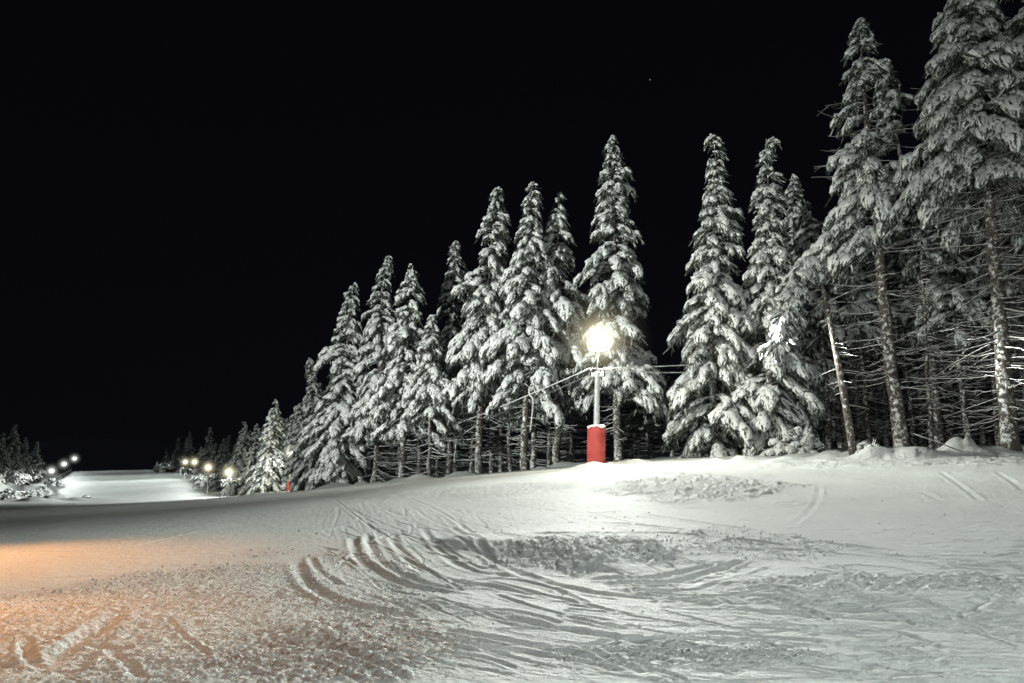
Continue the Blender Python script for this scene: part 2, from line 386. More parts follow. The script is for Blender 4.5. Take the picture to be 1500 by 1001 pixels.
# single ski and snowcat tracks: a rut with raised lips
def rut(pts, w=.10, d=.05, sd=0, lip=.6, n=28):
    c = gcurve(pts, n); D, S, A, T = dist_curve(c, Xg, Yg, w * 5)
    e = sstep(0, .1 * T, A) * (1 - sstep(.85 * T, T, A)) * (.65 + .7 * (vnoise(A * 1.5, A * 0, sd) + .3))
    q = D / w
    global Zg
    Zg = Zg + np.where(D < w * 4.5, .42 * e * d * (-np.exp(-q * q * 1.3) + lip * np.exp(-((q - 1.7) ** 2) * 2.2)), 0)
tracks = [
 ([(85, 1001), (130, 950), (170, 915), (215, 882)], .10, .09), ([(120, 1001), (160, 948), (195, 905)], .09, .07),
 ([(160, 945), (200, 965), (235, 1001)], .05, .05), ([(65, 935), (70, 965), (90, 985)], .05, .05),
 ([(260, 905), (300, 945), (330, 965)], .05, .05), ([(440, 820), (450, 845), (480, 872), (540, 893), (640, 915)], .13, .10),
 ([(460, 815), (475, 838), (510, 862)], .09, .07), ([(520, 785), (528, 815), (550, 835), (600, 858), (700, 880)], .12, .10),
 ([(540, 780), (552, 810), (580, 835), (640, 860), (720, 872)], .12, .09), ([(575, 780), (590, 810), (640, 845), (720, 862), (820, 880)], .12, .07),
 ([(470, 800), (500, 806), (545, 795), (580, 780)], .10, .06), ([(500, 830), (520, 815), (560, 800)], .08, .06),
 ([(620, 770), (640, 800), (690, 835), (780, 850)], .11, .06), ([(660, 770), (700, 800), (730, 830)], .10, .06),
 ([(640, 800), (700, 812), (740, 830)], .10, .06), ([(690, 800), (760, 840), (850, 868), (960, 884)], .12, .07),
 ([(840, 850), (930, 850), (1000, 838), (1060, 822)], .12, .10), ([(870, 858), (960, 856), (1040, 838), (1090, 818)], .12, .10),
 ([(900, 868), (1000, 868), (1080, 852), (1130, 830)], .11, .08), ([(760, 790), (860, 786), (950, 782), (1100, 795), (1190, 806)], .12, .09),
 ([(930, 752), (1050, 770), (1180, 792), (1330, 812)], .12, .09), ([(860, 765), (960, 772), (1100, 795), (1250, 805)], .11, .07),
 ([(1378, 690), (1400, 708), (1440, 740)], .12, .08), ([(1180, 700), (1260, 712), (1340, 720), (1380, 738)], .14, .08),
 ([(1100, 690), (1230, 696), (1380, 692), (1500, 700)], .16, .09), ([(1460, 690), (1485, 708), (1500, 722)], .14, .09), ([(1200, 712), (1190, 740), (1150, 775)], .12, .06),
 ([(1230, 845), (1250, 868), (1240, 880)], .12, .12), ([(1265, 850), (1258, 878)], .12, .12), ([(1440, 880), (1400, 905), (1340, 915)], .1, .06),
 ([(640, 925), (760, 945), (900, 975), (1000, 1001)], .09, .07), ([(720, 905), (850, 930), (1020, 955), (1200, 965)], .10, .06),
 ([(980, 880), (1150, 905), (1300, 915), (1500, 935)], .10, .04), ([(1000, 930), (1200, 945), (1350, 975), (1500, 985)], .09, .05),
 ([(1050, 800), (1250, 815), (1400, 835), (1500, 840)], .11, .06), ([(740, 740), (860, 752), (980, 745), (1150, 750)], .14, .06),
 ([(480, 770), (620, 740), (760, 715), (850, 697)], .14, .06), ([(420, 790), (560, 760), (700, 735), (820, 715)], .14, .05),
 ([(330, 760), (470, 740), (600, 722), (720, 706)], .16, .07), ([(300, 775), (420, 752), (520, 738)], .16, .07), ([(200, 800), (330, 772), (440, 755)], .14, .05),
]
r2 = np.random.default_rng(11)
for k in range(170):                       # many faint crossing turns
    x0 = r2.uniform(440, 1500); y0 = r2.uniform(705, 985); ln = r2.uniform(60, 260); s = r2.uniform(.02, .30) if x0 > 560 else r2.uniform(.1, .7)
    cv = r2.uniform(-.25, .12)
    tracks.append(([(x0 + ln * t, min(1000, max(700, y0 + ln * t * s + cv * ln * t * (1 - t) * 2))) for t in (0, .33, .66, 1)], r2.uniform(.035, .07), r2.uniform(.03, .07)))
for i, (p, w, d) in enumerate(tracks): rut(p, w * (1 if i < 4 else .62), d * (1 if i < 4 else .36 if max(q[1] for q in p) < 780 else .8), i, n=16 if i > 45 else 28)
# berm with mounds along the forest edge on the right, lumps at the pylon foot
def mound(px, Y, r, h, rz=1.0, sd=0):
    x = (px - CX) / KPX * Y
    q = np.hypot((Xg - x) / r, (Yg - Y) / (r * rz)); q = q + .25 * fbm(Xg * 1.2 / r, Yg * 1.2 / r, 3, sd)
    global Zg
    Zg = Zg + h * (1 - sstep(.1, 1.0, q))
for k in range(46):
    px = r2.uniform(1010, 1620); mound(px, r2.uniform(30.0, 34.5), r2.uniform(.4, 1.5), r2.uniform(.10, .34) * (.5 + .5 * (px > 1230)), r2.uniform(.5, .9), k)
mound(1338, 30.5, 1.7, .42, .7, 3); mound(1455, 31, 2.6, .2, .6, 5); mound(870, 36.3, 1.6, .22, 1, 7); mound(871, 35.4, .8, .16, .7, 9); mound(925, 37, 1.3, .2, 1, 8)
for k in range(14): mound(r2.uniform(520, 850), r2.uniform(42, 47), r2.uniform(.5, 1.6), r2.uniform(.08, .3), .8, k)
mound(490, 46, 1.6, .3, .8, 4)
# lumps on the far left
for px, Y, r, h in ((82, 215, 5.0, 2.6), (45, 230, 5, 1.6), (20, 220, 6, 1.8), (110, 205, 7, .8), (150, 205, 9, .7), (60, 190, 7, .9), (30, 250, 9, 3.2), (5, 260, 10, 3.5), (-40, 240, 14, 5), (-120, 230, 25, 8)):
    mound(px, Y, r, h, 1.0, int(Y))
far = sstep(100, 170, Yg)
Zg += far * (.5 * fbm(Xg * .05, Yg * .05, 4, 77) * (1 - sstep(60, 110, pxg) * (1 - sstep(310, 400, pxg))) + .12 * fbm(Xg * .15, Yg * .15, 3, 78))
# left bank of the piste: rough dark hillside rising away to the left
Zg += sstep(100, -300, pxg) * sstep(220, 420, Yg) * 14 * (1 + .5 * fbm(Xg * .03, Yg * .03, 3, 81))

def ground_z(x, Y):
    u = x / max(Y, 6); i = int(np.clip(np.searchsorted(rowsY, Y), 1, len(rowsY) - 1)); j = int(np.clip(np.searchsorted(U, u), 1, len(U) - 1))
    a = (Y - rowsY[i - 1]) / (rowsY[i] - rowsY[i - 1]); b = (u - U[j - 1]) / (U[j] - U[j - 1])
    return float((Zg[i-1, j-1] * (1-b) + Zg[i-1, j] * b) * (1-a) + (Zg[i, j-1] * (1-b) + Zg[i, j] * b) * a)
def G(px, Y, sink=0.0):
    """point on the snow below picture column px at distance Y"""
    x = (px - CX) / KPX * Y
    for _ in range(3):
        z = ground_z(x, Y); x = (px - CX) / F * (Y * cp + (z - EYE) * sp)
    return np.array([x, Y, ground_z(x, Y) - sink])

nr, nc = Zg.shape
idx = np.arange(nr * nc).reshape(nr, nc)
Qg = np.stack([idx[:-1, :-1], idx[:-1, 1:], idx[1:, 1:], idx[1:, :-1]], -1).reshape(-1, 4)
snow = mesh_obj('snow_ground', np.stack([Xg, Yg, Zg], -1).reshape(-1, 3), Qg, M_GROUND, attr={'churn': churn.ravel(), 'warm_shade': warm_shade.ravel()})
tag(snow, kind='structure')
# loose crumbs of snow lying on the churned places
g = np.random.default_rng(91)
cw = (churn ** 2 * (1 - sstep(9, 20, Yg)) * (Yg > 5) * (np.abs(np.repeat(U[None], len(rowsY), 0)) < .95)).ravel() + .01 * ((Yg < 18) & (Yg > 5) & (pxg > 350) & (pxg < 1700)).ravel()
area = np.repeat((np.gradient(rowsY) * np.maximum(rowsY, 6))[:, None], len(U), 1).ravel(); cw = cw * area; nC = 5000
ci = g.choice(len(cw), nC, p=cw / cw.sum())
oct_ = np.array([[1, 0, 0], [0, 1, 0], [-1, 0, 0], [0, -1, 0], [.6, .6, .7], [-.6, .6, .7], [-.6, -.6, .7], [.6, -.6, .7], [0, 0, 1.05]])
cs = (.006 + .018 * g.random(nC) ** 3) * (.7 + Yg.ravel()[ci] * .03)
pos = np.stack([Xg.ravel()[ci], Yg.ravel()[ci], Zg.ravel()[ci]], -1) + np.stack([g.normal(0, .02, nC), g.normal(0, .02, nC), 0 * cs], -1)
CV = pos[:, None] + cs[:, None, None] * oct_[None] * g.uniform(.6, 1.35, (nC, 9, 3))
cq = np.array([[0, 4, 8, 7], [1, 5, 8, 4], [2, 6, 8, 5], [3, 7, 8, 6]]); ct = np.array([[0, 1, 4], [1, 2, 5], [2, 3, 6], [3, 0, 7]])
ofs = (np.arange(nC) * 9)[:, None, None]
tag(mesh_obj('snow_crumbs', CV.reshape(-1, 3), (cq[None] + ofs).reshape(-1, 4), M_SNOW, tris=(ct[None] + ofs).reshape(-1, 3), smooth=False), kind='stuff')

# ------------------------------------------------------------------ spruce trees
def unit(a): return a / (np.linalg.norm(a, axis=-1, keepdims=True) + 1e-9)
def lobes(base, d, ln, wd, th, droop, g, nu=7, nv=8):
    """bent lumpy pads; returns verts, quads, uv"""
    n = len(base)
    s = .5 - .5 * np.cos(np.pi * np.linspace(0, 1, nu)); rad = np.clip(1 - np.abs(2 * s - 1) ** 2.6, .004, 1) ** .5 * (.72 + .28 * s)
    c = base[:, None] + d[:, None] * (ln[:, None] * s)[..., None]
    c[..., 2] -= (droop * ln)[:, None] * s ** 2
    T = unit(np.gradient(c, axis=1)); side = unit(np.cross(T, np.array([0, 0, 1.0]))); up = np.cross(side, T)
    a = np.arange(nv) * 2 * np.pi / nv - np.pi / 2
    k1 = g.uniform(0, 6.28, (n, 1, 1)); k2 = g.uniform(0, 6.28, (n, 1, 1))
    bump = 1 + .24 * np.sin(s[None, :, None] * 9 + k1) * np.sin(a * 2 + k2) + .12 * np.sin(s[None, :, None] * 17 + k2) * np.sin(a * 3 + k1) + .19 * g.standard_normal((n, nu, nv))
    ca = np.cos(a) * rad[:, None]; sa = np.sin(a) * rad[:, None]; sa = np.where(sa < 0, sa * .55, sa)
    V = c[:, :, None] + side[:, :, None] * (wd[:, None, None] * ca * bump)[..., None] + up[:, :, None] * (th[:, None, None] * sa * bump)[..., None]
    i = np.arange(nu - 1)[:, None] * nv; j = np.arange(nv)[None]; k = (j + 1) % nv
    q = np.stack([i + j, i + k, i + nv + k, i + nv + j], -1).reshape(-1, 4)
    Q = (q[None] + (np.arange(n) * nu * nv)[:, None, None]).reshape(-1, 4)
    off = g.uniform(0, 50, (n, 1, 1))
    uv = np.stack([np.broadcast_to(s[None, :, None] + off, (n, nu, nv)), np.broadcast_to(a[None, None] / 6.28 + off, (n, nu, nv))], -1)
    return V.reshape(-1, 3), Q, uv.reshape(-1, 2)

def spruce(name, H, R0, base, g, rtrunk=None, lean=(0, 0), foliage=1.0, side=None, bare=None, dense=1.0, detail=1.0, up_t=0.0, mid=.0):
    """trunk + crown (+ bare lower crown) meshes around the origin.
    base: height of the lowest live whorl; side: (azimuth, spread) live branches only there below half height;
    bare: (z0, z1, reach) dead frosted branches; up_t: part of the crown that stays full all round"""
    rt = rtrunk or H * .0125; hook = g.normal(0, .22, 2) * [1, .5]; sway = g.normal(0, .10, 2)
    def ax(z):
        t = np.asarray(z) / H
        k = np.maximum(t - .84, 0) ** 1.6 * 14
        return np.stack([lean[0] * t ** 1.25 + hook[0] * k + sway[0] * np.sin(t * 5), lean[1] * t ** 1.25 + hook[1] * k + sway[1] * np.sin(t * 4), np.asarray(z, float)], -1)
    out = {}
    mb = MB(); zz = np.linspace(-.6, H * .985, 22); rr = rt * (1 - zz / H) ** .85 + .012; rr[0] *= 1.45; rr[1] *= 1.1
    p = ax(np.maximum(zz, 0)); p[:, 2] = zz; p[:, :2] += .04 * g.standard_normal((22, 2)) * np.linspace(1, .3, 22)[:, None]
    mb.tube(p, rr, 10); out['trunk'] = (np.vstack(mb.V), np.vstack(mb.Q))
    # live branches
    nb = int((H - base) * 8.4 * dense)
    t = np.sort(g.uniform(0, 1, nb) ** .92); h = base + (H - base) * t * .985
    az = np.arange(nb) * 2.39996 + g.normal(0, .5, nb)
    prof = (1 - t) ** (g.uniform(.50, .72) + .42 * t) * (.88 + g.uniform(.10, .26) * np.sin(t * g.uniform(17, 27) + g.uniform(0, 6)) + .12 * np.sin(az * 2 + t * 9 + g.uniform(0, 6)))        # whorls give a stepped outline
    prof *= np.where(t < .12, .72 + t * 2.3, 1)
    Lb = 1.1 * R0 * prof * g.uniform(.58, 1.15, nb) + .22
    keep = np.ones(nb, bool)
    if side is not None:
        da = np.abs((az - side[0] + np.pi) % (2 * np.pi) - np.pi)
        keep = (da < side[1]) | (t > up_t)
    keep &= g.random(nb) < foliage
    t, h, az, Lb = t[keep], h[keep], az[keep], Lb[keep]; nb = len(t)
    dr = np.stack([np.cos(az), np.sin(az), np.zeros(nb)], -1)
    a = .32 * t ** 1.5 - .16 * (1 - t) + g.normal(0, .07, nb); bq = .40 + .10 * (1 - t) + g.normal(0, .08, nb)
    o = ax(h)
    def bp(i, s): 
        q = o[i] + dr[i] * (Lb[i] * s)[:, None]; q[:, 2] += Lb[i] * (a[i] * s - bq[i] * s * s); return q
    # wood of the branches
    ns = 5; S = np.linspace(0, 1, ns); ii = np.repeat(np.arange(nb), ns); pts = bp(ii, np.tile(S, nb)).reshape(nb, ns, 3)
    rb = (.012 + .012 * Lb)[:, None] * np.linspace(1, .3, ns); lat = np.stack([-dr[:, 1], dr[:, 0], dr[:, 2]], -1)
    ring = np.stack([pts + lat[:, None] * rb[..., None], pts + np.array([0, 0, 1.]) * rb[..., None], pts - lat[:, None] * rb[..., None], pts - np.array([0, 0, 1.]) * rb[..., None]], 2)
    i_ = np.arange(ns - 1)[:, None] * 4; j_ = np.arange(4)[None]; k_ = (j_ + 1) % 4
    q = np.stack([i_ + j_, i_ + k_, i_ + 4 + k_, i_ + 4 + j_], -1).reshape(-1, 4)
    WV = ring.reshape(-1, 3); WQ = (q[None] + (np.arange(nb) * ns * 4)[:, None, None]).reshape(-1, 4)
    # snow pads on the side twigs
    nl = np.maximum(1, np.round(Lb * 2.4 * detail + .7)).astype(int); li = np.repeat(np.arange(nb), nl)
    first = np.concatenate([[0], np.cumsum(nl)[:-1]]); kk = np.arange(len(li)) - first[li]
    s = (kk + .8) / nl[li]; s = .2 + .8 * s * g.uniform(.86, 1.04, len(li)); s = np.clip(s, .1, .97)
    sgn = np.where((kk + li) % 2 == 0, 1, -1) * np.where(s < .9, 1, .3)
    b0 = bp(li, np.clip(s - .25 / (Lb[li] + .2), 0, 1))
    yaw = sgn * g.uniform(.15, .85, len(li)); ca, sa = np.cos(yaw), np.sin(yaw); dd = dr[li]
    d2 = np.stack([dd[:, 0] * ca - dd[:, 1] * sa, dd[:, 0] * sa + dd[:, 1] * ca, np.zeros(len(li))], -1)
    d2[:, 2] = a[li] - 2 * bq[li] * s * .9 + g.normal(0, .15, len(li)); d2 = unit(d2)
    sz = (.36 + .50 * np.minimum(Lb[li], 2.4) / 2.4) * g.uniform(.65, 1.25, len(li)) / detail ** .4
    ln = sz * g.uniform(.7, 1.1, len(li)); wd = sz * g.uniform(.32, .50, len(li)); th = sz * g.uniform(.27, .42, len(li)); dp = g.uniform(.3, .9, len(li))
    # every branch carries one long arched pad, the twig pads hang round its end
    m1 = unit(np.concatenate([dr[:, :2], a[:, None]], 1)); kx = g.random(nb) < .92
    bw = (.13 + .115 * Lb) * g.uniform(.8, 1.25, nb); bt = (.13 + .075 * Lb) * g.uniform(.8, 1.25, nb)
    bs = np.where(Lb > 1.5, .34, .08); bl = np.minimum(Lb * (.95 - bs), 1.25 + .25 * g.random(nb)); m1[:, 2] -= 2 * bq * bs * .8; m1 = unit(m1)
    big = lobes(bp(np.arange(nb), bs)[kx], m1[kx], bl[kx], np.minimum(bw, .34)[kx], np.minimum(bt, .28)[kx], (bq * 1.1)[kx], g, 12, 10)
    in_ = Lb > 1.2; q0 = bp(np.arange(nb), np.full(nb, .04))[in_]
    inn = lobes(q0, unit(np.concatenate([dr[:, :2], a[:, None]], 1))[in_], (Lb * .5)[in_], (bw * .55)[in_], (bt * .7)[in_], bq[in_] * .6, g, 7, 8)
    LV, LQ, LU = lobes(b0, d2, ln, wd, th, dp, g)
    for w_, ku in ((big, 2.0), (inn, 2.0)):
        LQ = np.vstack([LQ, w_[1] + len(LV)]); LV = np.vstack([LV, w_[0]]); LU = np.vstack([LU, w_[2] * [ku, 1.3]])
    # needles: narrow blades hanging from every twig
    nn = max(7, int(26 * detail)); ni = np.repeat(np.arange(len(li)), nn); m = len(ni)
    sl = g.uniform(.05, 1.05, m); lat2 = unit(np.cross(d2, np.array([0, 0, 1.])))
    c = b0[ni] + d2[ni] * (ln[ni] * sl)[:, None]; c[:, 2] -= dp[ni] * ln[ni] * sl ** 2 + .04
    off = g.uniform(-1, 1, m); c += lat2[ni] * (off * wd[ni] * .9)[:, None]; c[:, 2] -= np.abs(off) * th[ni] * .3
    v = d2[ni] * g.uniform(.1, .9, m)[:, None] + lat2[ni] * (off * .8 + g.normal(0, .3, m))[:, None]; v[:, 2] -= g.uniform(.35, 1.3, m)
    v = unit(v) * (g.uniform(.16, .42, m) * (.55 + sz[ni] * .7))[:, None]
    wv = unit(np.cross(v, g.normal(0, 1, (m, 3)))) * g.uniform(.018, .045, m)[:, None]
    NV = np.stack([c - wv, c + wv, c + v + wv * .4, c + v - wv * .4], 1).reshape(-1, 3); NQ = np.arange(m * 4).reshape(-1, 4)
    fr = np.repeat(np.clip(g.random(m) ** 1.2, 0, 1), 4)
    nL, nW = len(LV), len(WV)
    V = np.vstack([LV, WV, NV]); Q = np.vstack([LQ, WQ + nL, NQ + nL + nW])
    mi = np.concatenate([np.zeros(len(LQ)), np.full(len(WQ), 1), np.full(len(NQ), 2)])
    uv = np.vstack([LU, np.zeros((nW + len(NV), 2))]); frost = np.concatenate([np.zeros(nL + nW), fr])
    out['crown'] = (V, Q, mi, uv, frost)
    if bare:
        z0, z1, reach = bare; n = int((z1 - z0) * 8.5 * dense)
        bm = MB(); 
        for k in range(n):
            z = z0 + (z1 - z0) * (k + g.random()) / n; A = g.uniform(0, 6.28); Lk = reach * g.uniform(.35, 1.05) * (1 - .25 * abs(2 * (z - z0) / (z1 - z0) - 1))
            ss = np.linspace(0, 1, 8); dx = np.array([math.cos(A), math.sin(A)]); bend = g.normal(0, .12)
            q = np.zeros((8, 3)); q[:, :2] = ax(np.full(8, z))[:, :2] + dx * (Lk * ss)[:, None] + np.array([-dx[1], dx[0]]) * (bend * Lk * ss ** 2)[:, None]
            q[:, 2] = z + Lk * (g.normal(-.2, .13) * ss + (.14 + g.normal(0, .12)) * ss ** 2) + .02 * g.standard_normal(8)
            r0 = g.uniform(.022, .052); bm.tube(q, np.linspace(r0, .010, 8), 5, cap=False)
            for _ in range(g.integers(1, 5)):                         # side twigs
                s0 = g.integers(2, 7); A2 = A + g.choice([-1, 1]) * g.uniform(.4, 1.1); l2 = Lk * g.uniform(.14, .36)
                s3 = np.linspace(0, 1, 4); w = q[s0] + np.stack([np.cos(A2) * l2 * s3, np.sin(A2) * l2 * s3, l2 * (-.15 * s3 + g.normal(.0, .22) * s3 ** 2)], -1)
                bm.tube(w, np.linspace(r0 * .55, .007, 4), 4, cap=False)
        out['bare_crown'] = (np.vstack(bm.V), np.vstack(bm.Q))
    return out

def place_tree(name, parts, loc, label, group=None, cat='tree'):
    e = empty(name, loc, label, cat, group)
    mesh_obj('trunk', *parts['trunk'], M_BARK, e)
    V, Q, mi, uv, fr = parts['crown']
    mesh_obj('crown', V, Q, [M_LOBE, M_TWIG, M_NEEDLE], e, mi=mi, uv=uv, attr={'frost': fr})
    if 'bare_crown' in parts: mesh_obj('bare_crown', *parts['bare_crown'], M_TWIG, e)
    return e
def tree(bpx, tpx, tpy, Y, R0, base, label, seed, group=None, name='spruce_tree', sink=.15, **kw):
    b = G(bpx, Y, sink); tip = P(tpx, tpy, Y); H = tip[2] - b[2]
    return place_tree(name, spruce(name, H, R0, base, np.random.default_rng(seed), lean=(tip[0] - b[0], 0), **kw), b, label, group)
def copy_tree(o, loc, s=1.0, rz=0.0, label=None, group=None, tilt=0.0):
    r = o.copy(); COL.objects.link(r); r.location = [float(v) for v in loc]; r.scale = (s[0], s[0], s[1]) if isinstance(s, tuple) else (s, s, s); r.rotation_euler = (0, tilt, rz)
    for k in ('group',):
        if k in r and not group: del r[k]
    if label: r['label'] = label
    if group: r['group'] = group
    for ch in list(o.children):
        c = ch.copy(); COL.objects.link(c); c.parent = r
    return r

GM = 'snow covered spruces along the lift line'
#     base  tip        Y   R    skirt
tree(905, 900, 198, 45, 2.8, 4.6, 'tall narrow snowy spruce standing right behind the large lit floodlight', 101, GM, bare=(1.4, 4.6, 2.0))
tree(815, 820, 276, 47, 2.3, 5.6, 'slim snowy spruce just left of the spruce behind the large floodlight', 102, GM, bare=(1.5, 5, 1.7))
tree(768, 780, 263, 46, 3.0, 4.9, 'wide bright snowy spruce with its skirt hanging over two bare trunks', 103, GM, bare=(1.2, 4.6, 2.0))
tree(700, 727, 268, 51, 3.2, 5.2, 'tall dark topped snowy spruce above the white hanging tow bar', 104, GM, bare=(.8, 5, 2.6))
tree(655, 672, 350, 60, 2.6, 6.0, 'dim spruce top showing between the dark topped spruce and its left neighbours', 105, GM)
tree(628, 632, 460, 52, 1.9, 4.0, 'short pointed snowy spruce crowded against the right of a taller bright spruce', 106, GM, bare=(.6, 3.4, 2.2))
tree(588, 604, 384, 55, 3.1, 4.6, 'bright snowy spruce with a pointed top, fourth big one left of the floodlight', 107, GM, bare=(.6, 3.6, 2.4))
tree(548, 566, 371, 63, 3.2, 4.4, 'darker tall snowy spruce behind the bright pointed spruce, left part of the tall group', 108, GM, bare=(.6, 4.0, 2.4))
tree(494, 516, 410, 66, 3.6, 1.2, 'leftmost tall spruce of the group, its snowy branches sweeping down to the snow', 109, GM)
tree(466, 455, 522, 84, 2.6, .4, 'medium snowy spruce behind the second lit pylon, left of the tall group', 110, GM)
tree(448, 436, 590, 92, 2.2, .4, 'small snowy spruce with drooping arms right beside the second lit pylon', 117, GM)
tree(392, 405, 583, 150, 4.6, 1.6, 'cone shaped snowy spruce alone left of the second lit pylon', 111, GM, detail=.8)
GR = 'snow covered spruces right of the large floodlight'
tree(1047, 1049, 190, 40, 2.9, .5, 'snowy spruce standing free against the sky, first one right of the large floodlight', 112, GR)
tree(1128, 1126, 195, 39, 2.6, .5, 'snowy spruce with a crooked thin top, second one right of the large floodlight', 113, GR, foliage=.9)
tree(1172, 1162, 255, 47, 2.4, 2.0, 'dim snowy spruce half hidden behind the crooked topped spruce', 114, GR, detail=.8)
tree(1322, 1251, 25, 35, 2.9, 9.5, 'very tall spruce with a mottled straight trunk and snow only on its upper left side', 115, GR, side=(math.pi * 1.08, 1.0), up_t=.74, bare=(3.0, 18.5, 3.1), rtrunk=.34)
tree(1376, 1298, 82, 41, 2.4, 13, 'tall dim spruce behind the mottled trunk with a snowy top', 116, GR, bare=(1.5, 17, 2.8), side=(math.pi * 1.1, 1.2), up_t=.7)
tree(1480, 1412, -70, 31, 3.5, 12.0, 'huge spruce at the right edge with long bare frosted lower branches', 118, GR, bare=(1.2, 17.0, 4.6), rtrunk=.34, dense=1.7)
tree(1560, 1500, -120, 36, 3.4, 11.5, 'great spruce cut by the right edge of the photo, its snowy boughs high up', 119, GR, bare=(2, 12, 3.4), rtrunk=.4)
tree(1366, 1345, 300, 36, 1.3, 9.5, 'thin bare young spruce trunk between the two tallest right hand spruces', 120, GR, bare=(1, 9.8, 1.6), rtrunk=.12, foliage=.6)

# bent young spruce whose loaded top hangs over to the left
def bent_spruce():
    g = np.random.default_rng(131); b = G(1250, 31.5, .1); H = 8.6
    e = empty('bent_spruce', b, 'thin young spruce bent over by snow, its loaded top hanging down to the left', 'tree', None)
    zz = np.linspace(0, 1, 22)
    ctr = np.stack([-.95 * zz ** 1.3, -.1 * zz, H * zz], -1)
    mb = MB(); mb.tube(ctr, .13 * (1 - zz) ** .7 + .045, 9); mb.build('trunk', M_BARK, e)
    # arch over
    arch = np.array([[-.95, -.1, H - .1], [-1.2, -.1, H + .25], [-1.7, -.15, H - .1], [-2.2, -.2, H - 1.2], [-2.6, -.25, H - 2.6], [-3.0, -.3, H - 4.0]])
    n = 130; tt = g.uniform(0, 5, n); i = np.minimum(tt.astype(int), 4); f = (tt - i)[:, None]
    b0 = arch[i] * (1 - f) + arch[i + 1] * f; d = g.normal(0, 1, (n, 3)); d[:, 2] = -abs(d[:, 2]) - .6; d = unit(d); b0 = b0 + d * .05
    sz = g.uniform(.45, .95, n)
    V, Q, uv = lobes(b0, d, sz, sz * .3, sz * .24, g.uniform(.1, .5, n), g)
    am = MB(); am.tube(arch, np.linspace(.05, .02, 6), 6)
    WV, WQ = np.vstack(am.V), np.vstack(am.Q)
    m = n * 14; ni = np.repeat(np.arange(n), 14); c = b0[ni] + d[ni] * (sz[ni] * g.uniform(.1, 1, m))[:, None]; v = unit(d[ni] + g.normal(0, .7, (m, 3)) - np.array([0, 0, .6])) * g.uniform(.2, .45, m)[:, None]
    wv = unit(np.cross(v, g.normal(0, 1, (m, 3)))) * .03
    NV = np.stack([c - wv, c + wv, c + v + wv * .4, c + v - wv * .4], 1).reshape(-1, 3)
    VV = np.vstack([V, WV, NV]); QQ = np.vstack([Q, WQ + len(V), np.arange(m * 4).reshape(-1, 4) + len(V) + len(WV)])
    mi = np.concatenate([np.zeros(len(Q)), np.ones(len(WQ)), np.full(m, 2)])
    mesh_obj('crown', VV, QQ, [M_LOBE, M_TWIG, M_NEEDLE], e, mi=mi, uv=np.vstack([uv, np.zeros((len(WV) + len(NV), 2))]), attr={'frost': np.concatenate([np.zeros(len(V) + len(WV)), np.repeat(g.random(m), 4)])})
    bm = MB()
    for k in range(40):
        z = g.uniform(2.2, 8.2); A = g.uniform(0, 6.28); l = g.uniform(.3, 1.2); s = np.linspace(0, 1, 5); x0 = -.95 * (z / H) ** 1.3
        q = np.stack([x0 + np.cos(A) * l * s, np.sin(A) * l * s, z + l * (-.1 * s - .1 * s * s)], -1); bm.tube(q, np.linspace(.028, .010, 5), 5, cap=False)
    bm.build('bare_crown', M_TWIG, e)
bent_spruce()

# dark interior of the forest: copies of three dim trees
GD = 'dim spruces in the dark forest behind the front row'
LD = 'dim bare trunked spruce in the dark forest behind the front row'
g = np.random.default_rng(55)
protos = []
for k in range(3):
    protos.append(place_tree('forest_spruce', spruce('forest_spruce', 17, 2.3, 7.5, np.random.default_rng(200 + k), dense=.8, detail=.55, bare=(.8, 9, 2.7), rtrunk=.19), G(720 + 60 * k, 62 + 4 * k, .2), LD, GD))
spots = [(560, 74), (585, 68), (615, 66), (640, 72), (668, 65), (690, 70), (733, 57), (748, 53), (781, 50), (805, 56), (835, 60), (865, 66), (930, 62), (955, 56), (985, 60), (1015, 66),
         (1075, 60), (1100, 54), (1150, 58), (1190, 52), (1215, 45), (1240, 50), (1275, 44), (1300, 52), (1340, 46), (1395, 44), (1420, 40), (1440, 48), (1465, 42), (1510, 44), (1560, 46), (1620, 42), (1700, 40), (1205, 60), (1232, 56), (1260, 52), (1288, 60), (1318, 50), (1352, 55), (1378, 49), (1408, 52), (1452, 55), (1488, 50)]
for k, (px, Y) in enumerate(spots):
    low = 925 < px < 1040
    sc = g.uniform(.36, .44) if low else g.uniform(.62, .82) if px < 1160 else g.uniform(.8, 1.0)
    w = g.uniform(.8, 1.1)
    copy_tree(protos[k % 3], G(px, Y, .2), (w, sc), g.uniform(0, 6.28), LD, GD)

# far trees along the lit piste and on the left hill: copies of two full spruces
fp = [spruce('far_spruce', 15, 3.6, .5, np.random.default_rng(300 + k), dense=.85, detail=.6) for k in range(3)]
fprot = None
GF = 'small far spruces along the right edge of the lit piste'
fars = [(302, 625, 706, 262, 'far snowy spruce with a bright tip, leftmost tall one along the lit piste'),
        (322, 641, 712, 255, 'far snowy spruce right behind the third lamp of the lift line'),
        (350, 617, 718, 205, 'far broad snowy spruce right of the yellow glowing pylon lamp'),
        (371, 620, 716, 195, 'far dim snowy spruce between the broad one and the cone shaped one'),
        (425, 592, 716, 172, 'far dim spruce top peeping out right of the cone shaped spruce'),
        (383, 640, 718, 176, 'far low spruce at the left foot of the cone shaped spruce'),
        (341, 650, 714, 228, 'far low spruce behind the yellow glowing pylon lamp'),
        (291, 652, 702, 325, 'far dark spruce left of the bright tipped one'),
        (273, 632, 697, 400, 'far dark spruce top above the two farthest lift lamps'),
        (258, 640, 694, 440, 'far dark spruce behind the little snow roofed shelter'),
        (242, 655, 692, 450, 'farthest dark spruce left of the little snow roofed shelter'),
        (229, 674, 692, 420, 'small dark bush-like spruce at the far end of the lit piste')]
